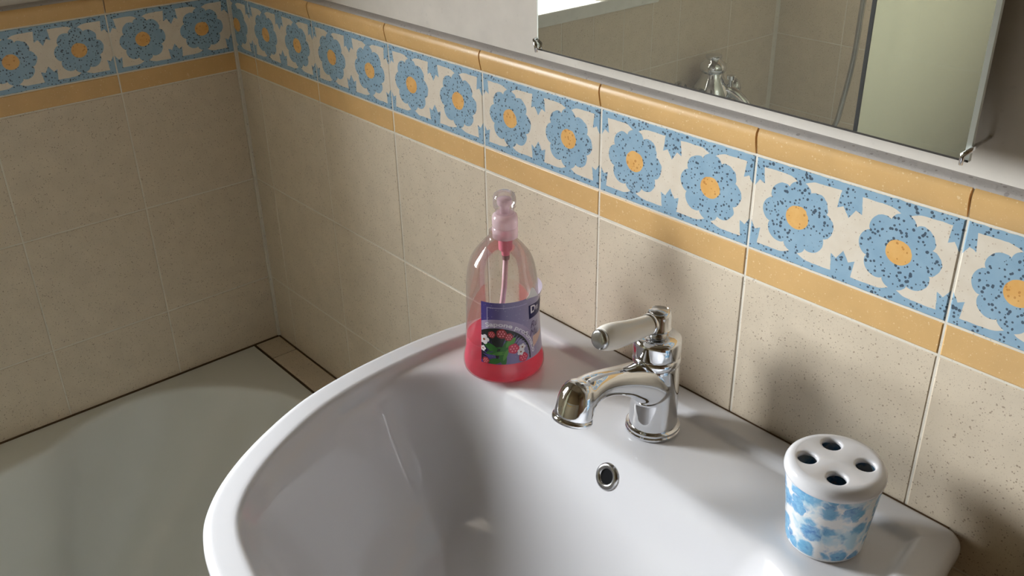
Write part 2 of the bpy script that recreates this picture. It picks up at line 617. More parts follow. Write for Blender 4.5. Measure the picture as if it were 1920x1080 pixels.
def tile_mesh(kind, u0, u1, h):
    key = (kind, round(u0, 4), round(u1, 4), round(h, 4))
    if key in _tc:
        return _tc[key]
    g, c, d = 0.0011, 0.0011, 0.0065
    a0, a1, z0, z1 = u0 + g, u1 - g, g, h - g
    if kind == 'bullnose':
        prof = [(d, z0), (0.0, z0), (-0.0012, z0 + .002), (-0.0030, z0 + 0.010), (-0.0040, z0 + 0.0165), (-0.0036, z1 - 0.0052), (-0.0018, z1 - 0.0018), (0.0012, z1), (d, z1)]
        vs = [(x, y, z) for x in (a0, a1) for (y, z) in prof]
        n = len(prof)
        fs = [(i, i + 1, n + i + 1, n + i) for i in range(n - 1)] + [tuple(range(n - 1, -1, -1)), tuple(range(n, 2 * n))]
        fs = [tuple(reversed(f)) for f in fs]
        me = mesh_from('bullnose_tile', vs, fs, True)
        bm = bmesh.new()
        bm.from_mesh(me)
        bmesh.ops.recalc_face_normals(bm, faces=bm.faces)
        bm.to_mesh(me)
        bm.free()
        sharp(me, 45)
        me.materials.append(M['yellow'])
    else:
        vs = [(x, y, z) for (y, k) in ((d, 0), (c * .6, 0), (0.0, c)) for (x, z) in ((a0 + k, z0 + k), (a1 - k, z0 + k), (a1 - k, z1 - k), (a0 + k, z1 - k))]
        fs = [(8, 9, 10, 11)]
        for L in (0, 4):
            for i in range(4):
                j = (i + 1) % 4
                fs.append((L + i, L + j, L + 4 + j, L + 4 + i))
        me = mesh_from(kind + '_tile', vs, fs)
        me.materials.append(M[{'wall': 'cream', 'strip': 'yellow', 'flower': 'flower'}[kind]])
    _tc[key] = me
    return me


ROWS = [0.0, 0.0815, 0.2815, 0.4815, 0.6815, 0.8815, 1.0815]
Z_ST, Z_FL, Z_BN = 1.0815, 1.1130, 1.2068
NAME = {'wall': 'wall_tile', 'strip': 'ochre_strip_tile', 'flower': 'flower_border_tile', 'bullnose': 'bullnose_tile'}


def lay(parent, place, rotz, u0, u1, kind, z, h):
    """u0..u1 inside the 0.2 m module whose start is at place()"""
    jit = random.uniform(-0.00025, 0.00025)
    o = obj(NAME[kind], tile_mesh(kind, u0, u1, h), parent=parent)
    x, y = place
    out = Vector((math.sin(rotz), -math.cos(rotz)))
    o.location = (x + out.x * jit, y + out.y * jit, z)
    o.rotation_euler = (0, 0, rotz)
    return o


def column(parent, place, rotz, u0, u1, rows, border=True, top_cut=None):
    for i in rows:
        z0, z1 = ROWS[i], ROWS[i + 1]
        if top_cut:
            z1 = min(z1, top_cut)
        lay(parent, place, rotz, u0, u1, 'wall', z0, z1 - z0)
    if border:
        lay(parent, place, rotz, u0, u1, 'strip', Z_ST, Z_FL - Z_ST)
        lay(parent, place, rotz, u0, u1, 'flower', Z_FL, 0.0938)
        lay(parent, place, rotz, u0, u1, 'bullnose', Z_BN, 0.0282)


# back wall: joints at 0.066 + 0.2 k
for k in range(-1, 9):
    xs = 0.066 + 0.2 * k
    u0 = 0.0 if k >= 0 else 0.137
    u1 = min(0.2, ROOM_X - xs)
    column(wall_back, (xs, 0.0), 0.0, u0, u1, range(6) if xs > 0.6 else range(2, 6))
# left wall: joints at -0.205 - 0.2 k, local x runs towards the corner
for k in range(0, 8):
    ys = -0.205 - 0.2 * k
    if ys < END_Y:
        ys_start = END_Y
    rows = range(2, 6)
    if -1.0 > ys > -1.25:      # half tile beyond the window, half under it
        column(wall_left, (0.0, ys), PI / 2, 0.0, 0.1, rows)
        column(wall_left, (0.0, ys), PI / 2, 0.1, 0.2, rows, border=False, top_cut=WH0)
    elif WIN_Y0 < ys + 0.1 < WIN_Y1:
        column(wall_left, (0.0, ys), PI / 2, 0.0, 0.2, rows, border=False, top_cut=WH0)
    else:
        column(wall_left, (0.0, ys), PI / 2, 0.0, 0.2 if k else 0.2015, rows)
# end wall (seen in the mirror): local x runs towards -x
for k in range(0, 12):
    xs = 0.2 * (k + 1)
    column(wall_front, (xs, END_Y), PI, 0.0, 0.2, range(2, 6) if xs < 0.75 else range(6))
# corner grout fillet
obj('corner_grout', boxes('corner_grout', (-0.001, 0.0042, -0.0042, 0.001, 0.553, 1.226)), 'grout', wall_back)

# --- window
win = tag(obj('window_1', None, loc=(-0.15, (WIN_Y0 + WIN_Y1) / 2, WIN_Z0)), 'white framed window above the bathtub, reflected in the mirror', 'window', kind='structure')
wy, wz = (WIN_Y1 - WIN_Y0) / 2, WIN_Z1 - WIN_Z0
fw = 0.035
obj('window_frame', boxes('window_frame', (-.02, .02, -wy, -wy + fw, 0, wz), (-.02, .02, wy - fw, wy, 0, wz), (-.02, .02, -wy, wy, 0, fw), (-.02, .02, -wy, wy, wz - fw, wz)), 'white_pvc', win)
obj('window_pane', boxes('window_pane', (-.002, .002, -wy + fw, wy - fw, fw, wz - fw)), 'pane', win)
sill = obj('window_sill', bevel_box('window_sill', -.11, .168, -wy - .0, wy + .0, -0.030, 0.0, .004), 'marble', win)

# --- added door on the unseen right wall, something dark for the chrome to reflect
door = tag(obj('door_1', None, loc=(ROOM_X, -0.95, 0)), 'added brown wooden door out of frame, for dark chrome reflections', 'door', kind='structure')
dl = obj('door_leaf', bevel_box('door_leaf', -.035, -.002, -.4, .4, 0.005, 2.05, .003), 'wood', door)
obj('door_frame', boxes('door_frame', (-.05, 0, -.48, -.405, 0, 2.13), (-.05, 0, .405, .48, 0, 2.13), (-.05, 0, -.405, .405, 2.06, 2.13)), 'wood', door)
obj('door_handle', sweep('door_handle', [(-.035, -.34, 1.0), (-.08, -.34, 1.0), (-.085, -.33, 1.0), (-.085, -.23, 1.0)], [.009, .009, .009, .008], 12), 'chrome', dl)

# ------------------------------------------------------------------ bathtub and the tiled ledge at its head
TZ = 0.55
ledge = tag(obj('trim_1', boxes('trim_1', (0.0, 0.70, -0.0545, -0.0, 0.0, TZ - .0013)), 'mildew'), 'narrow tiled ledge between bathtub and washbasin wall', 'ledge', kind='structure')
for (x0, x1) in ((0.0025, 0.0675), (0.0695, 0.2675), (0.2695, 0.4675), (0.4695, 0.6675), (0.6695, 0.70)):
    obj('ledge_tile', bevel_box('ledge_tile', x0, x1, -0.052, -0.0018, TZ - .006, TZ + .0002, .0008, 1), 'cream', ledge)


def build_tub():
    X0, X1, Y0, Y1 = 0.002, 0.70, END_Y + .002, -0.0545
    cx = 0.352
    half = [(0.352, -0.070), (0.27, -0.075), (0.197, -0.090), (0.159, -0.110), (0.092, -0.160), (0.044, -0.222), (0.018, -0.300), (0.030, -0.400),
            (0.067, -0.484), (0.078, -0.60), (0.080, -0.80), (0.080, -1.05), (0.082, -1.30), (0.10, -1.42), (0.15, -1.50), (0.24, -1.545), (0.352, -1.555)]
    right = [(2 * cx - x, y) for (x, y) in reversed(half[1:-1])]
    O = np.array(catmull(half + right, 8, True))
    n = len(O)
    cen = np.array([cx, -0.8])
    vs = []
    rings = []

    def ring(P, z):
        rings.append([len(vs) + i for i in range(n)])
        zz = z if hasattr(z, '__len__') else [z] * n
        vs.extend([(p[0], p[1], q) for p, q in zip(P, zz)])

    # outer rectangle points matched to the opening
    S = []
    for p in O:
        d = p - cen
        t = 1e9
        for lim, c in ((X0, 0), (X1, 0), (Y0, 1), (Y1, 1)):
            if abs(d[c]) > 1e-9:
                tt = (lim - cen[c]) / d[c]
                if tt > 0:
                    t = min(t, tt)
        S.append(cen + d * t)
    S = np.array(S)
    for cx_, cy_ in ((X0, Y0), (X0, Y1), (X1, Y0), (X1, Y1)):     # exact corners
        S[np.argmin(np.hypot(S[:, 0] - cx_, S[:, 1] - cy_))] = (cx_, cy_)
    ring(S, 0.02)
    ring(S, TZ - .006)
    ring(S * 1.0 + (cen - S) * 0.004, TZ)
    ring(O + (S - O) * 0.10, TZ)
    tang = np.roll(O, -1, 0) - np.roll(O, 1, 0)
    nor = np.stack([-tang[:, 1], tang[:, 0]], 1)
    nor /= np.linalg.norm(nor, axis=1)[:, None]
    if ((cen - O) * nor).sum() < 0:
        nor = -nor
    for off, dz in ((0.0, 0.0004), (0.004, 0.0018), (0.0075, 0.0055), (0.0095, 0.012)):
        ring(O + nor * off, TZ - dz)
    E0 = O + nor * 0.0095
    for t in np.linspace(0.08, 1, 16):
        f = 1 - 0.30 * t ** 1.6 - 0.12 * t
        z = TZ - 0.012 - 0.376 * (1 - (1 - t) ** 1.5)
        C2 = np.stack([cen[0] + (E0[:, 0] - cen[0]) * f, cen[1] + (E0[:, 1] - cen[1]) * (1 - 0.12 * t ** 1.3) - 0.30 * t ** 0.9 * np.clip((E0[:, 1] + 0.62) / 0.5, 0, 1)], 1)
        ring(C2, z)
    last = C2
    for f in (0.85, 0.6, 0.3):
        ring(cen + (last - cen) * f, TZ - 0.388 - 0.006 * (1 - f))
    fs = []
    for k in range(len(rings) - 1):
        for i in range(n):
            j = (i + 1) % n
            fs.append((rings[k][i], rings[k][j], rings[k + 1][j], rings[k + 1][i]))
    fs.append(tuple(rings[-1]))
    me = mesh_from('tub_shell', vs, fs, True)
    bm = bmesh.new()
    bm.from_mesh(me)
    bmesh.ops.recalc_face_normals(bm, faces=bm.faces)
    bm.to_mesh(me)
    bm.free()
    return sharp(me, 50)


tub = thing('bathtub', 'white built-in bathtub along the window wall', 'bathtub', (0, 0, 0))
obj('tub_shell', build_tub(), 'tub', tub)
dr = obj('drain', sharp(lathe('drain', [(.030, 0), (.030, .003), (.026, .005), (.018, .005), (.016, .002), (.0, .002)], 32)), 'chrome', tub, loc=(.352, -1.2, TZ - .3965))
# dark old sealant where tub and ledge meet the walls
obj('sealant', boxes('tub_sealant', (.0004, .0028, END_Y + .002, -.0005, TZ - .002, TZ + .0022)), 'mildew', tub)
obj('sealant', boxes('tub_sealant2', (.0, .70, -.0030, -.0004, TZ - .002, TZ + .0020)), 'mildew', ledge)
obj('sealant', boxes('tub_sealant3', (.0, .70, -.0550, -.0531, TZ - .002, TZ + .0006)), 'mildew', ledge)

# ------------------------------------------------------------------ washbasin
BX = 1.033
DECK, RIM = 0.916, 0.9245
half = [(0.0, -.530), (.06, -.528), (.114, -.519), (.155, -.507), (.190, -.488), (.226, -.453), (.260, -.402), (.291, -.334), (.306, -.269),
        (.312, -.208), (.3125, -.150), (.307, -.093), (.2975, -.036), (.2935, -.014), (.284, -.0035), (.270, -.0006)]
back = [(.20, -.0006), (.10, -.0006), (0.0, -.0006)]
hp = half + back
OUT = np.array(catmull([(BX + x, y) for (x, y) in hp] + [(BX - x, y) for (x, y) in reversed(hp[1:-1])], 8, True))
OUT[:, 1] = np.minimum(OUT[:, 1], -0.0006)
SEG_A, SEG_B = OUT, np.roll(OUT, -1, 0)


def edge_dist(P):
    """distance of each point to the basin outline"""
    best = np.full(len(P), 1e9)
    for a, b in zip(SEG_A, SEG_B):
        ab = b - a
        L = ab @ ab
        if L < 1e-14:
            continue
        t = np.clip(((P - a) @ ab) / L, 0, 1)
        best = np.minimum(best, np.hypot(*(P - a - t[:, None] * ab).T))
    return best


def sst(a, b, x):
    t = np.clip((x - a) / (b - a), 0, 1)
    return t * t * (3 - 2 * t)


def basin_z(P, d):
    z = DECK + (RIM - DECK) * (1 - sst(0.030, 0.041, d))
    rim_soft = np.where(d < 0.009, 0.009 - np.sqrt(np.maximum(0.009 ** 2 - (0.009 - d) ** 2, 0)), 0)
    z = z - rim_soft
    rho = 0.12
    a = d - 0.043
    b = -0.1355 - P[:, 1]
    s = np.where((a < rho) & (b < rho), rho - np.hypot(np.maximum(rho - a, 0), np.maximum(rho - b, 0)), np.minimum(a, b))
    k = 0.0042
    s = np.where(s > 8 * k, s, k * np.log1p(np.exp(np.clip(s / k, -40, 40))))
    W = 0.185
    t = np.clip(s / W, 0, 1)
    return z - 0.150 * (1 - (1 - t) ** 2.7)


def build_basin():
    cen = np.array([BX, -0.27])
    n = len(OUT)
    ts = list(1 - np.array([0.0, .0015, .004, .008, .013, .02, .028, .036])) + list(np.linspace(.955, .02, 88))
    P = np.concatenate([cen + (OUT - cen) * t for t in ts])
    d = edge_dist(P)
    d[:n] = 0
    z = basin_z(P, d)
    vs = [(p[0], p[1], q) for p, q in zip(P, z)]
    rings = [list(range(k * n, (k + 1) * n)) for k in range(len(ts))]
    vs.append((cen[0], cen[1], float(z[-1])))
    apex = len(vs) - 1
    # outside of the shell, from the lip down
    outer = []
    for (f, fy, zz) in ((0.999, .999, RIM - .016), (.985, .985, RIM - .030), (.955, .955, RIM - .043), (.90, .90, RIM - .060), (.80, .80, RIM - .10), (.66, .66, RIM - .145), (.46, .46, RIM - .178), (.25, .25, RIM - .188)):
        Q = cen + (OUT - cen) * f
        Q[:, 1] = np.where(OUT[:, 1] > -0.03, OUT[:, 1], Q[:, 1]) if f > .75 else Q[:, 1]
        outer.append([len(vs) + i for i in range(n)])
        vs.extend([(p[0], p[1], zz) for p in Q])
    fs = []
    allr = list(reversed(outer)) + rings
    for k in range(len(allr) - 1):
        for i in range(n):
            j = (i + 1) % n
            fs.append((allr[k][i], allr[k][j], allr[k + 1][j], allr[k + 1][i]))
    fs += [(rings[-1][i], rings[-1][(i + 1) % n], apex) for i in range(n)]
    fs.append(tuple(reversed(allr[0])))
    me = mesh_from('basin', vs, fs, True)
    bm = bmesh.new()
    bm.from_mesh(me)
    bmesh.ops.recalc_face_normals(bm, faces=bm.faces)
    bm.to_mesh(me)
    bm.free()
    return me


def zat(x, y):
    P = np.array([[x, y]])
    return float(basin_z(P, edge_dist(P))[0])


sink = thing('washbasin', 'white ceramic washbasin with wide rim under the mirror', 'washbasin', (0, 0, 0))
obj('basin', build_basin(), 'ceramic', sink)
ped = [(.085, 0), (.085, .02), (.070, .05), (.062, .30), (.066, .55), (.085, .70), (.105, .745)]
obj('pedestal', lathe('pedestal', ped, 40), 'ceramic', sink, loc=(BX, -0.24, 0))
obj('sealant', boxes('sink_sealant', (BX - .283, BX + .275, -.0030, -.0004, RIM - .012, RIM - .0030)), 'mildew', sink)
# drain at the bottom
obj('drain', sharp(lathe('drain', [(.032, -.004), (.032, .002), (.028, .004), (.022, .004), (.020, -.002), (.0, -.002)], 40, cap0=False)), 'chrome', sink, loc=(BX, -0.30, zat(BX, -.30)))
# overflow ring on the back slope of the bowl
oy = -0.1478
oz = zat(1.030, oy)
slope = (zat(1.030, oy - .004) - zat(1.030, oy + .004)) / 0.008
nrm = Vector((0, slope, 1.0)).normalized()
if nrm.y > 0:
    nrm = -nrm
nrm = Vector((0, -abs(nrm.y), abs(nrm.z)))
rot = nrm.to_track_quat('Z', 'Y')
ov = obj('overflow_ring', sharp(lathe('overflow_ring', [(.0074, -.003), (.0076, .0012), (.0090, .0024), (.0120, .0024), (.0140, .0010), (.0145, -.002)], 40, False, False), 60), 'chrome_dull', sink, loc=(1.030, oy, oz))
ov.rotation_mode = 'QUATERNION'
ov.rotation_quaternion = rot
oh = obj('overflow_hole', lathe('overflow_hole', [(.0, .0006), (.0079, .0006)], 32, False, False), 'dark', sink, loc=(1.030, oy, oz))
oh.rotation_mode = 'QUATERNION'
oh.rotation_quaternion = rot

# ------------------------------------------------------------------ basin tap
FX, FY = 1.0252, -0.0762
tap = thing('basin_tap', 'chrome basin tap with white porcelain lever on the washbasin', 'tap', (FX, FY, DECK))
b0 = [(.0270, 0), (.0284, .0010), (.0284, .0032), (.0272, .0042), (.0280, .0052), (.0280, .0074), (.0262, .0088)]
obj('base_ring', sharp(lathe('base_ring', b0, 56), 50), 'chrome', tap)
capp = [(.0222, .0795), (.0240, .0815), (.0244, .0850), (.0239, .0890), (.0230, .0900), (.0241, .0912), (.0244, .0935), (.0244, .1068), (.0235, .1098), (.0208, .1114), (.0150, .1120), (.0095, .1116)]
obj('cartridge_cap', sharp(lathe('cartridge_cap', capp, 56), 50), 'chrome', tap)
obj('stem', lathe('stem', [(.0088, .108), (.0088, .1140), (.0072, .1150), (.0072, .1215)], 24), 'chrome_dull', tap)
knob = [(.0095, .1170), (.0124, .1186), (.0131, .1204), (.0124, .1212), (.0123, .1350), (.0115, .1380), (.0105, .1388), (.0101, .1382), (.0099, .1388), (.0, .1394)]
kn = obj('knob', sharp(lathe('tap_knob', knob, 40), 50), 'chrome', tap)
obj('knob_inlay', lathe('knob_inlay', [(.0092, .1384), (.0086, .1396), (.0, .1398)], 32, False, False), 'chrome_dull', kn)
# spout: blends out of the body and swells into a down-turned bell
cl = [(.004, .046, .0150), (-.006, .056, .0236), (-.014, .0630, .0226), (-.024, .0690, .0202), (-.036, .0748, .0174), (-.049, .0800, .0152), (-.062, .0845, .0140),
      (-.074, .0878, .0138), (-.085, .0895, .0144), (-.095, .0895, .0156), (-.104, .0874, .0170), (-.1105, .0838, .0178), (-.1145, .0795, .0172)]
cs = catmull(cl, 4)
BT = math.radians(-17)
bell = [(.0005, -.0154), (.0150, -.0150), (.0180, -.0154), (.0187, -.0135), (.0187, -.0090), (.0185, -.0030), (.0180, .0035), (.0167, .0100), (.0143, .0155), (.0104, .0196), (.0054, .0216), (.0005, .0220)]


def cast_body():
    # column, spout and down-turned bell fused into one smooth casting
    parts = [(lathe('p', [(.0252, .0070), (.0252, .012), (.0247, .024), (.0243, .050), (.0241, .066), (.0238, .078), (.0230, .0830)], 56), Matrix()),
             (sweep('p', [(0, p[0], p[1]) for p in cs], [p[2] for p in cs], 40), Matrix()),
             (lathe('p', bell, 48), Matrix.Translation((0, -.1120, .0840)) @ Matrix.Rotation(BT, 4, 'X'))]
    bm = bmesh.new()
    for me, mx in parts:
        me.transform(mx)
        bm.from_mesh(me)
    me = bpy.data.meshes.new('tap_cast')
    bm.to_mesh(me)
    bm.free()
    o = bpy.data.objects.new('tap_cast_tmp', me)
    COL.objects.link(o)
    r = o.modifiers.new('r', 'REMESH')
    r.mode = 'VOXEL'
    r.voxel_size = 0.0010
    r.use_smooth_shade = True
    sm = o.modifiers.new('s', 'SMOOTH')
    sm.factor = 0.5
    sm.iterations = 14
    dg = bpy.context.evaluated_depsgraph_get()
    dg.update()
    out = bpy.data.meshes.new_from_object(o.evaluated_get(dg))
    bpy.data.objects.remove(o)
    out.polygons.foreach_set('use_smooth', [True] * len(out.polygons))
    return out


obj('body', cast_body(), 'chrome', tap)['label'] = 'chrome body with curved spout'
ring = [(.0140, -.0200), (.0176, -.0204), (.0196, -.0192), (.0199, -.0170), (.0192, -.0148), (.0178, -.0140)]
ar = obj('aerator_ring', sharp(lathe('aerator_ring', ring, 48), 60), 'chrome', tap, loc=(0, -.1120, .0840))
ar.rotation_euler = (BT, 0, 0)
# porcelain lever
lv = [(-.008, .1285, .0080), (-.013, .1287, .0088), (-.0145, .1289, .0098), (-.022, .1296, .0102), (-.034, .1310, .0108), (-.046, .1328, .0117), (-.058, .1350, .0126), (-.068, .1368, .0130), (-.076, .1384, .0122), (-.081, .1394, .0104)]
lc = catmull(lv, 4)
lever = obj('lever', sweep('lever', [(0, p[0], p[1]) for p in lc], [p[2] for p in lc], 36), 'porcelain', tap)
lever['label'] = 'white porcelain lever'
obj('lever_collar', sweep('lever_collar', [(0, -.0100, .1284), (0, -.0115, .1286), (0, -.0135, .1288), (0, -.0155, .1290), (0, -.017, .1292)], [.0086, .0108, .0112, .0108, .0095], 32), 'chrome', lever)
obj('lever_end_cap', sweep('lever_end_cap', [(0, -.0795, .1390), (0, -.0805, .1392), (0, -.0835, .1398), (0, -.0850, .1401), (0, -.0855, .1402)], [.0090, .0100, .0098, .0088, .0070], 32), 'chrome_dull', lever)

# ------------------------------------------------------------------ liquid soap bottle
SX, SY = 0.826, -0.110
bot = thing('soap_bottle', 'clear pump bottle of pink liquid soap with lilac label', 'soap bottle', (SX, SY, DECK))
PROF = [(.0400, .0008), (.0440, .0015), (.0462, .0050), (.0466, .0100), (.0462, .0150), (.0450, .0200), (.0438, .0260), (.0428, .040), (.0418, .060), (.0410, .080),
        (.0402, .100), (.0394, .112), (.0380, .123), (.0352, .134), (.0310, .1425), (.0255, .1500), (.0195, .1570), (.0150, .1615), (.0132, .1645), (.0130, .1700)]


def smooth_prof(P, n=4):
    return [tuple(p) for p in catmull(P, n)]


PS = smooth_prof(PROF)
shell = obj('bottle_body', lathe('bottle_body', PS, 64, True, False), 'pet', bot)
LEVEL = 0.042
liq = [(max(r - .0012, .001), z + .0012) for (r, z) in PS if z + .0012 < LEVEL]
rl = np.interp(LEVEL, [z for r, z in PS], [r for r, z in PS]) - .0012
liq = [(.001, liq[0][1])] + liq + [(rl, LEVEL), (rl - .002, LEVEL - .0004), (.001, LEVEL - .0004)]
obj('liquid_soap', sharp(lathe('liquid_soap', liq, 64), 50), 'soap', bot)
# pump, tilted a touch like in the photograph
TL = Vector((0.654, 0.756, 0)) * 0.0050


def tl(z):
    k = max(0.0, (z - .10)) / .07
    return TL * min(k, 1.6)


col_p = [(.0128, .1620), (.0139, .1626), (.0140, .1740), (.0135, .1746), (.0140, .1752), (.0139, .1850), (.0132, .1880), (.0105, .1900), (.0070, .1906)]
collar = obj('pump_collar', sharp(lathe('pump_collar', col_p, 48), 50), 'collar', bot, loc=TL)
cap_p = [(.0100, .1895), (.0102, .1960), (.0122, .1975), (.0126, .2020), (.0124, .2075), (.0112, .2120), (.0085, .2140), (.0, .2146)]
obj('clear_cap', lathe('clear_cap', cap_p, 48, False, False), 'cap_clear', bot, loc=TL)
obj('pump_head', sharp(lathe('pump_head', [(.0052, .1890), (.0052, .1990), (.0078, .2000), (.0080, .2060), (.0066, .2072), (.0, .2076)], 32), 50), 'collar', bot, loc=TL)
ph = obj('pump_housing', sharp(lathe('pump_housing', [(.0040, .1400), (.0046, .1408), (.0048, .1450), (.0072, .1470), (.0078, .1480), (.0078, .1640)], 32), 50), 'pump', bot, loc=TL)
obj('pump_valve', sharp(lathe('pump_valve', [(.0030, .1345), (.0042, .1352), (.0046, .1402)], 24), 50), 'pump_tip', ph)
obj('dip_tube', sweep('dip_tube', [(TL.x, TL.y, .1360), (TL.x * .5, TL.y * .5, .10), (-.002, -.002, .06), (-.006, -.005, .006)], [.0030] * 4, 16), 'tube', bot)

# label wrapped round the front and right of the bottle
PHI0 = math.radians(-39.6 - 35.0)
LR = 0.0425
LZ0, LZ1, LW = 0.026, 0.1015, 0.112


def wrap(s, t, lift=0.0):
    z = LZ0 + t
    r = float(np.interp(z, [q for _, q in PS], [q for q, _ in PS])) + 0.0003 + lift
    a = PHI0 + s / LR
    return (r * math.cos(a), r * math.sin(a), z)


def label_mesh():
    nu, nv = 60, 12
    H = LZ1 - LZ0
    vs, uvs, fs = [], [], []
    for j in range(nv + 1):
        for i in range(nu + 1):
            s, t = LW * i / nu, H * j / nv
            lift = 0.0
            if s > 0.060 and t > 0.052:      # loose top corner lifting off the bottle
                lift = 0.0045 * min(1, (s - .060) / .012) * ((t - 0.052) / (H - .052)) ** 2
            vs.append(wrap(s, t, lift))
            uvs.append((i / nu, j / nv))
    for j in range(nv):
        for i in range(nu):
            a = j * (nu + 1) + i
            fs.append((a, a + 1, a + nu + 2, a + nu + 1))
    me = mesh_from('label', vs, fs, True)
    ul = me.uv_layers.new(name='UVMap')
    for lp in me.loops:
        ul.data[lp.index].uv = uvs[lp.vertex_index]
    return me


label = obj('label', label_mesh(), 'label', bot)
label['label'] = 'violet to lilac paper label with berries'


def inside_lift(s, t):
    H = LZ1 - LZ0
    if s > 0.060 and t > 0.052:
        return 0.0045 * min(1, (s - .060) / .012) * ((t - 0.052) / (H - .052)) ** 2
    return 0.0


def print_poly(name, polys, mat, layer):
    """flat print on the label: polygons given in label coordinates (m)"""
    vs, fs = [], []
    for P in polys:
        c = np.mean(np.array(P), 0)
        n = len(vs)
        vs.append(wrap(c[0], c[1], .00012 * layer + inside_lift(*c)))
        vs += [wrap(p[0], p[1], .00012 * layer + inside_lift(*p)) for p in P]
        m = len(P)
        fs += [(n, n + 1 + i, n + 1 + (i + 1) % m) for i in range(m)]
    return obj(name, mesh_from(name, vs, fs, True), mat, label)


def disc(cx, cy, r, n=20, wob=0.0, clip=True):
    P = []
    for i in range(n):
        a = 2 * PI * i / n
        rr = r * (1 + wob * math.cos(5 * a))
        x, y = cx + rr * math.cos(a), cy + rr * math.sin(a)
        if clip:
            x, y = max(x, .0004), max(y, .0004)
        P.append((x, y))
    return P


def band(cx, cy, r0, r1, a0, a1, n=36):
    out = []
    for i in range(n):
        p, q = a0 + (a1 - a0) * i / n, a0 + (a1 - a0) * (i + 1) / n
        P = [(cx + r * math.cos(a), cy + r * math.sin(a)) for r, a in ((r0, p), (r1, p), (r1, q), (r0, q))]
        out.append([(max(x, .0004), max(y, .0004)) for x, y in P])
    return out


def leaf(cx, cy, L, w, ang):
    P = []
    for i in range(14):
        t = i / 13
        P.append((t - .5, math.sin(PI * t) ** .8))
    pts = [(x * L, y * w) for x, y in P] + [(x * L, -y * w) for x, y in reversed(P[1:-1])]
    ca, sa = math.cos(ang), math.sin(ang)
    return [(max(cx + x * ca - y * sa, .0004), max(cy + x * sa + y * ca, .0004)) for x, y in pts]


AC = (0.019, 0.006)
pic = [[(AC[0], AC[1])] * 0]
print_poly('picture_arc', band(AC[0], AC[1], .039, .0495, -.12, PI * .66), 'p_arc', 1)
sect = []
for i in range(30):
    a, b2 = -.12 + (PI * 1.02 + .12) * i / 30, -.12 + (PI * 1.02 + .12) * (i + 1) / 30
    sect.append([AC] + [(max(AC[0] + .039 * math.cos(x), .0004), max(AC[1] + .039 * math.sin(x), .0004)) for x in (a, b2)])
print_poly('picture_ground', sect, 'p_dark', 2)
print_poly('printed_leaf', [leaf(.018, .017, .026, .0042, .35), leaf(.030, .022, .024, .0050, 1.1), leaf(.012, .021, .020, .004, -.5), leaf(.025, .009, .024, .004, 1.7), leaf(.016, .004, .018, .0035, .2)], 'p_green', 3)
print_poly('printed_leaf', [leaf(.034, .027, .016, .0038, .8), leaf(.022, .014, .018, .002, .2), leaf(.028, .012, .016, .002, 1.2)], 'p_green2', 4)
for (x, y, r, c) in ((.037, .019, .0062, 'p_berry'), (.024, .0385, .0058, 'p_berry2'), (.013, .0370, .0042, 'p_berry2'), (.032, .034, .0048, 'p_berry2'), (.006, .004, .0040, 'p_berry2'), (.048, .006, .0055, 'p_berry')):
    print_poly('printed_berry', [disc(x, y, r, 20, .05)], c, 5)
    print_poly('berry_dots', [disc(x + r * .55 * math.cos(k * 1.05), y + r * .55 * math.sin(k * 1.05), r * .17, 8) for k in range(6)] + [disc(x, y, r * .17, 8)], 'p_seed', 6)  # pale seed dots printed on each berry
for (x, y, r) in ((.0040, .030, .0058), (.0470, .0190, .0040), (.0450, .0135, .0042), (.0025, .0185, .0034)):
    print_poly('printed_blossom', [disc(x + r * .62 * math.cos(k * 1.257), y + r * .62 * math.sin(k * 1.257), r * .46, 12) for k in range(5)] + [disc(x, y, r * .5, 12)], 'p_white', 6)
    print_poly('blossom_centre', [disc(x, y, r * .26, 10)], 'p_flowerc', 7)
print_poly('frame_line', [[(.0075, .044), (.0083, .044), (.0083, .070), (.0075, .070)]] + [[(.0083 + .006 * i, .0692), (.0143 + .006 * i, .0692), (.0143 + .006 * i, .0700), (.0083 + .006 * i, .0700)] for i in range(8)]
           + [[(.0004, .044), (.0075, .044), (.0075, .0448), (.0004, .0448)]], 'p_line', 2)
print_poly('brand_box', [[(.0585 + .003 * i, .049), (.0615 + .003 * i, .049), (.0615 + .003 * i, .0655), (.0585 + .003 * i, .0655)] for i in range(12)], 'p_navy', 2)
print_poly('bowl_picture', [[(x, .012 + .5 * (x - .063)), (x + .004, .012 + .5 * (x - .059)), (x + .004, .026), (x, .026)] for x in (.063, .067, .071, .075, .079)], 'p_skin', 2)


def lettering(name, text, size, mat, layer, place, bold=0.0, shear=0.0):
    cu = bpy.data.curves.new(name, 'FONT')
    cu.body = text
    cu.size = size
    cu.offset = bold
    cu.shear = shear
    cu.resolution_u = 3
    to = bpy.data.objects.new(name + '_tmp', cu)
    COL.objects.link(to)
    dg = bpy.context.evaluated_depsgraph_get()
    dg.update()
    me = bpy.data.meshes.new_from_object(to.evaluated_get(dg))
    bpy.data.objects.remove(to)
    bpy.data.curves.remove(cu)
    me.materials.clear()
    xs = [v.co.x for v in me.vertices]
    wdt = max(xs) - min(xs)
    for v in me.vertices:
        s, t = place(v.co.x - min(xs), v.co.y, wdt)
        v.co = wrap(s, t, .00012 * layer + inside_lift(s, t))
    return obj(name, me, mat, label)


def on_arc(x, y, w):
    a = PI * .60 - (x / w) * (PI * .60 - .02)
    r = .0415 + y
    return AC[0] + r * math.cos(a), AC[1] + r * math.sin(a)


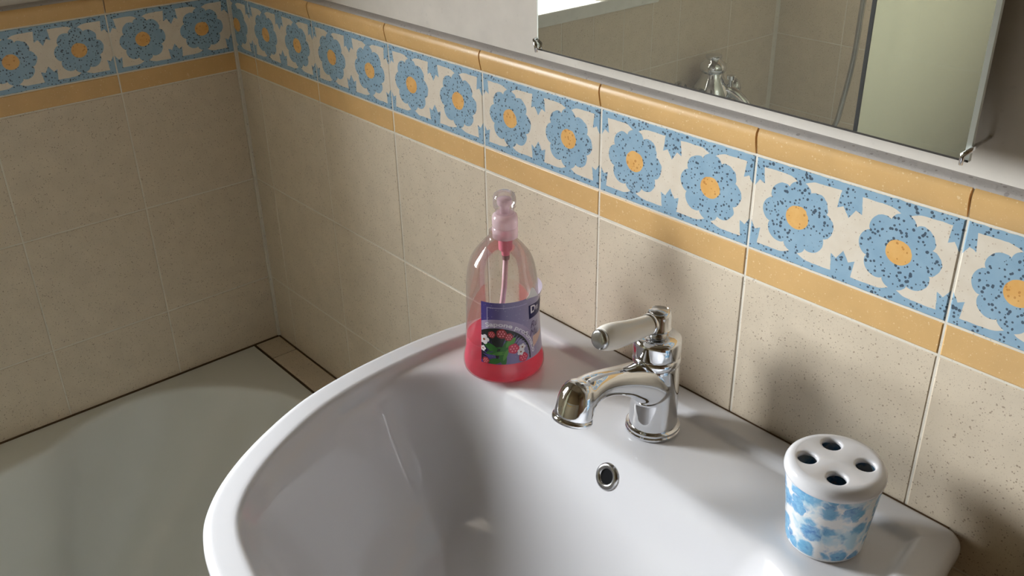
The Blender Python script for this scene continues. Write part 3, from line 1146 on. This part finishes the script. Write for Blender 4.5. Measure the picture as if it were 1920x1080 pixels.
lettering('arc_lettering', 'Sapone profumato', .0072, 'p_text', 3, on_arc, bold=.00022)
lettering('box_lettering', 'De', .0125, 'p_text', 4, lambda x, y, w: (.0612 + x, .0555 + y), bold=.0004)
lettering('script_lettering', 'Ru', .0115, 'p_script', 3, lambda x, y, w: (.0605 + x, .0370 + y), shear=.35)
lettering('script_lettering', 'Mu', .0115, 'p_script', 3, lambda x, y, w: (.0585 + x, .0270 + y), shear=.35)
# white back of the peeling label corner, curling above the top edge
pe_v, pe_f = [], []
for i in range(9):
    t = i / 8
    s = .052 + .020 * t
    h = .013 * math.sin(PI * min(1, t * 1.15)) ** 1.2
    base = Vector(wrap(s, LZ1 - LZ0 - .001, inside_lift(s, LZ1 - LZ0) + .0002))
    tip = Vector(wrap(s + .004 * (1 - t), LZ1 - LZ0 - .001 + h, .0015 + .004 * t))
    pe_v += [base, (base + tip) / 2 + Vector(wrap(s, 0.05)).normalized() * .0008, tip]
for i in range(8):
    for k in (0, 1):
        a = i * 3 + k
        pe_f.append((a, a + 3, a + 4, a + 1))
peel = obj('peeled_corner', mesh_from('peeled_corner', pe_v, pe_f, True), 'p_paper', label)

# ------------------------------------------------------------------ toothbrush holder
CX, CY = 1.2382, -0.0885
cup = thing('toothbrush_holder', 'white ceramic toothbrush holder with blue flowers on basin edge', 'toothbrush holder', (CX, CY, DECK))
CH = 0.0855
seg = 64
prof = [(.0300, 0.0), (.0318, .0008), (.0332, .0035), (.0340, .008), (.0352, .020), (.0368, .036), (.0386, .052), (.0402, .066), (.0410, .0735)]
vs, uvs, fs = [], [], []
pc = [tuple(p) for p in catmull(prof, 4)]
for (r, z) in pc:
    for i in range(seg + 1):
        a = 2 * PI * i / seg
        vs.append((r * math.cos(a), r * math.sin(a), z))
        uvs.append((a * 0.037, z))
for k in range(len(pc) - 1):
    for i in range(seg):
        a = k * (seg + 1) + i
        fs.append((a, a + 1, a + seg + 2, a + seg + 1))
fs.append(tuple(range(seg, -1, -1)))
me = mesh_from('holder_body', vs, fs, True)
ul = me.uv_layers.new(name='UVMap')
for lp in me.loops:
    ul.data[lp.index].uv = uvs[lp.vertex_index]
hb = obj('holder_body', me, 'cup', cup)
# lid with four real openings: lofted triangulated plate
HOLES = [(.0236 * math.cos(t), .0236 * math.sin(t)) for t in (math.atan2(-.014, -.0195), math.atan2(.0196, -.0177), math.atan2(.0154, .023), math.atan2(-.021, .014))]
HR = 0.0080


def build_lid():
    bm = bmesh.new()
    rim = [(.0408, .0725), (.0421, .0742), (.0426, .0770), (.0422, .0800), (.0408, .0828), (.0386, .0847), (.0358, .0853), (.0342, .08535)]
    prev = None
    for (r, z) in rim:
        ring = [bm.verts.new((r * math.cos(2 * PI * i / 64), r * math.sin(2 * PI * i / 64), z)) for i in range(64)]
        if prev:
            for i in range(64):
                j = (i + 1) % 64
                bm.faces.new((prev[i], prev[j], ring[j], ring[i]))
        prev = ring
    tops = []
    for (hx, hy) in HOLES:
        top = None
        for (r, z) in ((HR + .0024, .0853), (HR + .0012, .0850), (HR + .0003, .0842), (HR, .0832), (HR + .0002, .0812)):
            ring = [bm.verts.new((hx + r * math.cos(2 * PI * i / 28), hy + r * math.sin(2 * PI * i / 28), z)) for i in range(28)]
            if top is None:
                tops.append(ring)
            else:
                for i in range(28):
                    j = (i + 1) % 28
                    bm.faces.new((top[i], top[j], ring[j], ring[i]))
            top = ring
    # flat plate: four sectors, each a ring of quads between a hole and the sector's edge
    order = sorted(range(4), key=lambda i: math.atan2(HOLES[i][1], HOLES[i][0]))
    ang = [math.atan2(HOLES[i][1], HOLES[i][0]) for i in order]
    RA = .0347
    for k in range(4):
        hx, hy = HOLES[order[k]]
        a1 = (ang[k] + (ang[(k + 1) % 4] + (2 * PI if k == 3 else 0))) / 2
        a0 = (ang[k] + (ang[(k - 1) % 4] - (2 * PI if k == 0 else 0))) / 2
        corners = [(0.0, 0.0), (RA * math.cos(a0), RA * math.sin(a0)), (RA * math.cos(a1), RA * math.sin(a1))]
        pts = []
        for i in range(28):
            t = 2 * PI * i / 28
            dx, dy = math.cos(t), math.sin(t)
            B = hx * dx + hy * dy
            best = -B + math.sqrt(B * B - (hx * hx + hy * hy - RA * RA))
            for a in (a0, a1):
                ex, ey = math.cos(a), math.sin(a)
                det = dx * -ey + ex * dy
                if abs(det) > 1e-9:
                    lam = (-hx * -ey + ex * -hy) / det
                    if lam > 1e-6:
                        px, py = hx + lam * dx, hy + lam * dy
                        if px * ex + py * ey > -1e-9:
                            best = min(best, lam)
            pts.append([hx + best * dx, hy + best * dy])
        for c in corners:
            j = min(range(28), key=lambda i: (pts[i][0] - c[0]) ** 2 + (pts[i][1] - c[1]) ** 2)
            pts[j] = list(c)
        rv = [bm.verts.new((p[0], p[1], .0853)) for p in pts]
        top = tops[order[k]]
        for i in range(28):
            j = (i + 1) % 28
            bm.faces.new((top[i], top[j], rv[j], rv[i]))
    bmesh.ops.recalc_face_normals(bm, faces=bm.faces)
    me = bpy.data.meshes.new('holder_lid')
    bm.to_mesh(me)
    bm.free()
    me.polygons.foreach_set('use_smooth', [True] * len(me.polygons))
    return me


lid = obj('holder_lid', build_lid(), 'ceramic', cup)
lid['label'] = 'plain white lid with four round holes'

# ------------------------------------------------------------------ mirror
MY = -0.020
mx0, mx1, mz0, mz1 = 0.7858, 1.2650, 1.2585, 1.88
mir = thing('wall_mirror', 'frameless rectangular mirror with polished edges above the tile border', 'mirror', ((mx0 + mx1) / 2, MY, mz0))
w2 = (mx1 - mx0) / 2
hm = mz1 - mz0
bv, bh = 0.0035, 0.0
vs = [(-w2 + bv, 0, bh), (w2 - bv, 0, bh), (w2 - bv, 0, hm - bh), (-w2 + bv, 0, hm - bh)]
obj('mirror_glass', mesh_from('mirror_glass', vs, [(0, 1, 2, 3)]), 'mirror', mir)
vs2 = vs + [(-w2, .0014, 0), (w2, .0014, 0), (w2, .0014, hm), (-w2, .0014, hm), (-w2, .005, 0), (w2, .005, 0), (w2, .005, hm), (-w2, .005, hm)]
fs = []
for L in (0, 4):
    for i in range(4):
        j = (i + 1) % 4
        fs.append((L + i, L + j, L + 4 + j, L + 4 + i)[::-1])
fs.append((8, 9, 10, 11)[::-1])
obj('polished_edge', mesh_from('polished_edge', vs2, fs), 'mirror_edge', mir)
obj('dark_bottom_strip', boxes('dark_bottom_strip', (-w2, w2, -.0002, .0006, -.0002, .0013)), 'mirror_back', mir)  # thin dark strip along the bottom edge of the glass
obj('backing_board', boxes('backing_board', (-w2 + .06, w2 - .06, .0051, -MY + PW, .03, hm - .03)), 'mirror_back', mir)
for sx in (-w2, w2):
    s = 1 if sx > 0 else -1
    cm = sweep('mirror_clip', [(sx - s * .0005, -MY + PW, .012), (sx + s * .0012, .006, .012), (sx + s * .0012, -.002, .010), (sx - s * .003, -.0035, .006), (sx - s * .0035, -.0030, -.002)], [.0016, .0018, .0020, .0022, .0016], 10)
    obj('mirror_clip', cm, 'chrome', mir)

# ------------------------------------------------------------------ things only the mirror shows
mix = thing('bath_mixer', 'chrome bath mixer on the window wall, reflected in the mirror', 'bath mixer', (0.0, -1.27, 0.797))
obj('mixer_body', sweep('mixer_body', [(.062, -.075, 0), (.062, -.06, 0), (.062, -.03, 0), (.062, 0, 0), (.062, .03, 0), (.062, .06, 0), (.062, .075, 0)], [.019, .021, .023, .026, .023, .021, .019], 28), 'chrome', mix)
for s in (-1, 1):
    obj('wall_elbow', sweep('wall_elbow', [(.0, s * .058, 0), (.010, s * .058, 0), (.012, s * .058, 0), (.062, s * .058, 0)], [.030, .028, .015, .015], 24), 'chrome', mix)
    e = .065 if s > 0 else .0
    obj('tap_handle', sweep('tap_handle', [(.062, s * .070, 0), (.062, s * (.078 + e * .4), 0), (.062, s * (.080 + e * .5), 0), (.062, s * (.092 + e * .8), 0), (.062, s * (.096 + e * .8), 0)], [.012, .012, .022, .024, .018], 8), 'chrome', mix)
colm = [(.034, -.030), (.052, -.010), (.050, .010), (.038, .030), (.028, .046), (.0260, .054), (.0320, .059), (.0335, .068), (.0315, .077), (.0220, .083), (.0185, .089), (.0205, .092), (.020, .098), (.0, .100)]
obj('diverter_column', sharp(lathe('diverter_column', colm, 24), 50), 'chrome', mix, loc=(.062, 0, 0))
obj('mixer_spout', sweep('mixer_spout', catmull([(.062, 0, .0), (.090, -.010, .014), (.118, -.022, .006), (.148, -.034, -.022), (.166, -.040, -.058), (.172, -.041, -.085)], 5), [.0165] * 8 + [.0135] * 18, 20), 'chrome', mix)
obj('diverter_knob', sharp(lathe('diverter_knob', [(.006, .0), (.006, .024), (.010, .026), (.011, .036), (.0, .038)], 20), 50), 'chrome', mix, loc=(.108, -.016, 0.016))

hose = thing('shower_hose', 'slim metal shower hose hanging at the tub end, reflected in the mirror', 'shower hose', (0.28, END_Y, 1.60))
hp2 = catmull([(0, .045, .0), (.012, .075, -.20), (.012, .080, -.50), (.010, .080, -.62), (.0075, .080, -.72), (-.006, .080, -.835), (-.018, .085, -.905), (-.06, .10, -.96), (-.10, .12, -1.00), (-.15, .16, -.99), (-.19, .17, -.96), (-.215, .172, -.92)], 6)
obj('hose_tube', sweep('hose_tube', hp2, [.0068] * len(hp2), 12), 'hose', hose)
obj('wall_holder', sweep('wall_holder', [(0, .0, .0), (0, .008, .0), (0, .010, .0), (0, .045, .004), (0, .062, .008)], [.022, .022, .012, .012, .016], 16), 'chrome', hose)
obj('shower_head', sharp(lathe('shower_head', [(.009, -.02), (.011, .06), (.014, .10), (.036, .12), (.038, .135), (.0, .137)], 24), 50), 'chrome', hose, loc=(0, .05, 0))

scr = thing('bath_screen', 'greenish glass bath screen with black edge strip, reflected in the mirror', 'bath screen', (0.690, -0.880, TZ))
obj('glass_panel', boxes('glass_panel', (-.003, .003, END_Y + .880 + .012, 0.0, .010, 1.45)), 'screen', scr)
obj('edge_strip', boxes('edge_strip', (-.0035, .0035, -.001, .002, .006, 1.452)), 'gasket', scr)
obj('wall_profile', boxes('wall_profile', (-.012, .012, END_Y + .880 + .0005, END_Y + .880 + .022, .0, 1.46)), 'chrome_dull', scr)
obj('bottom_seal', boxes('bottom_seal', (-.005, .005, END_Y + .880 + .022, -.002, .0, .012)), 'gasket', scr)
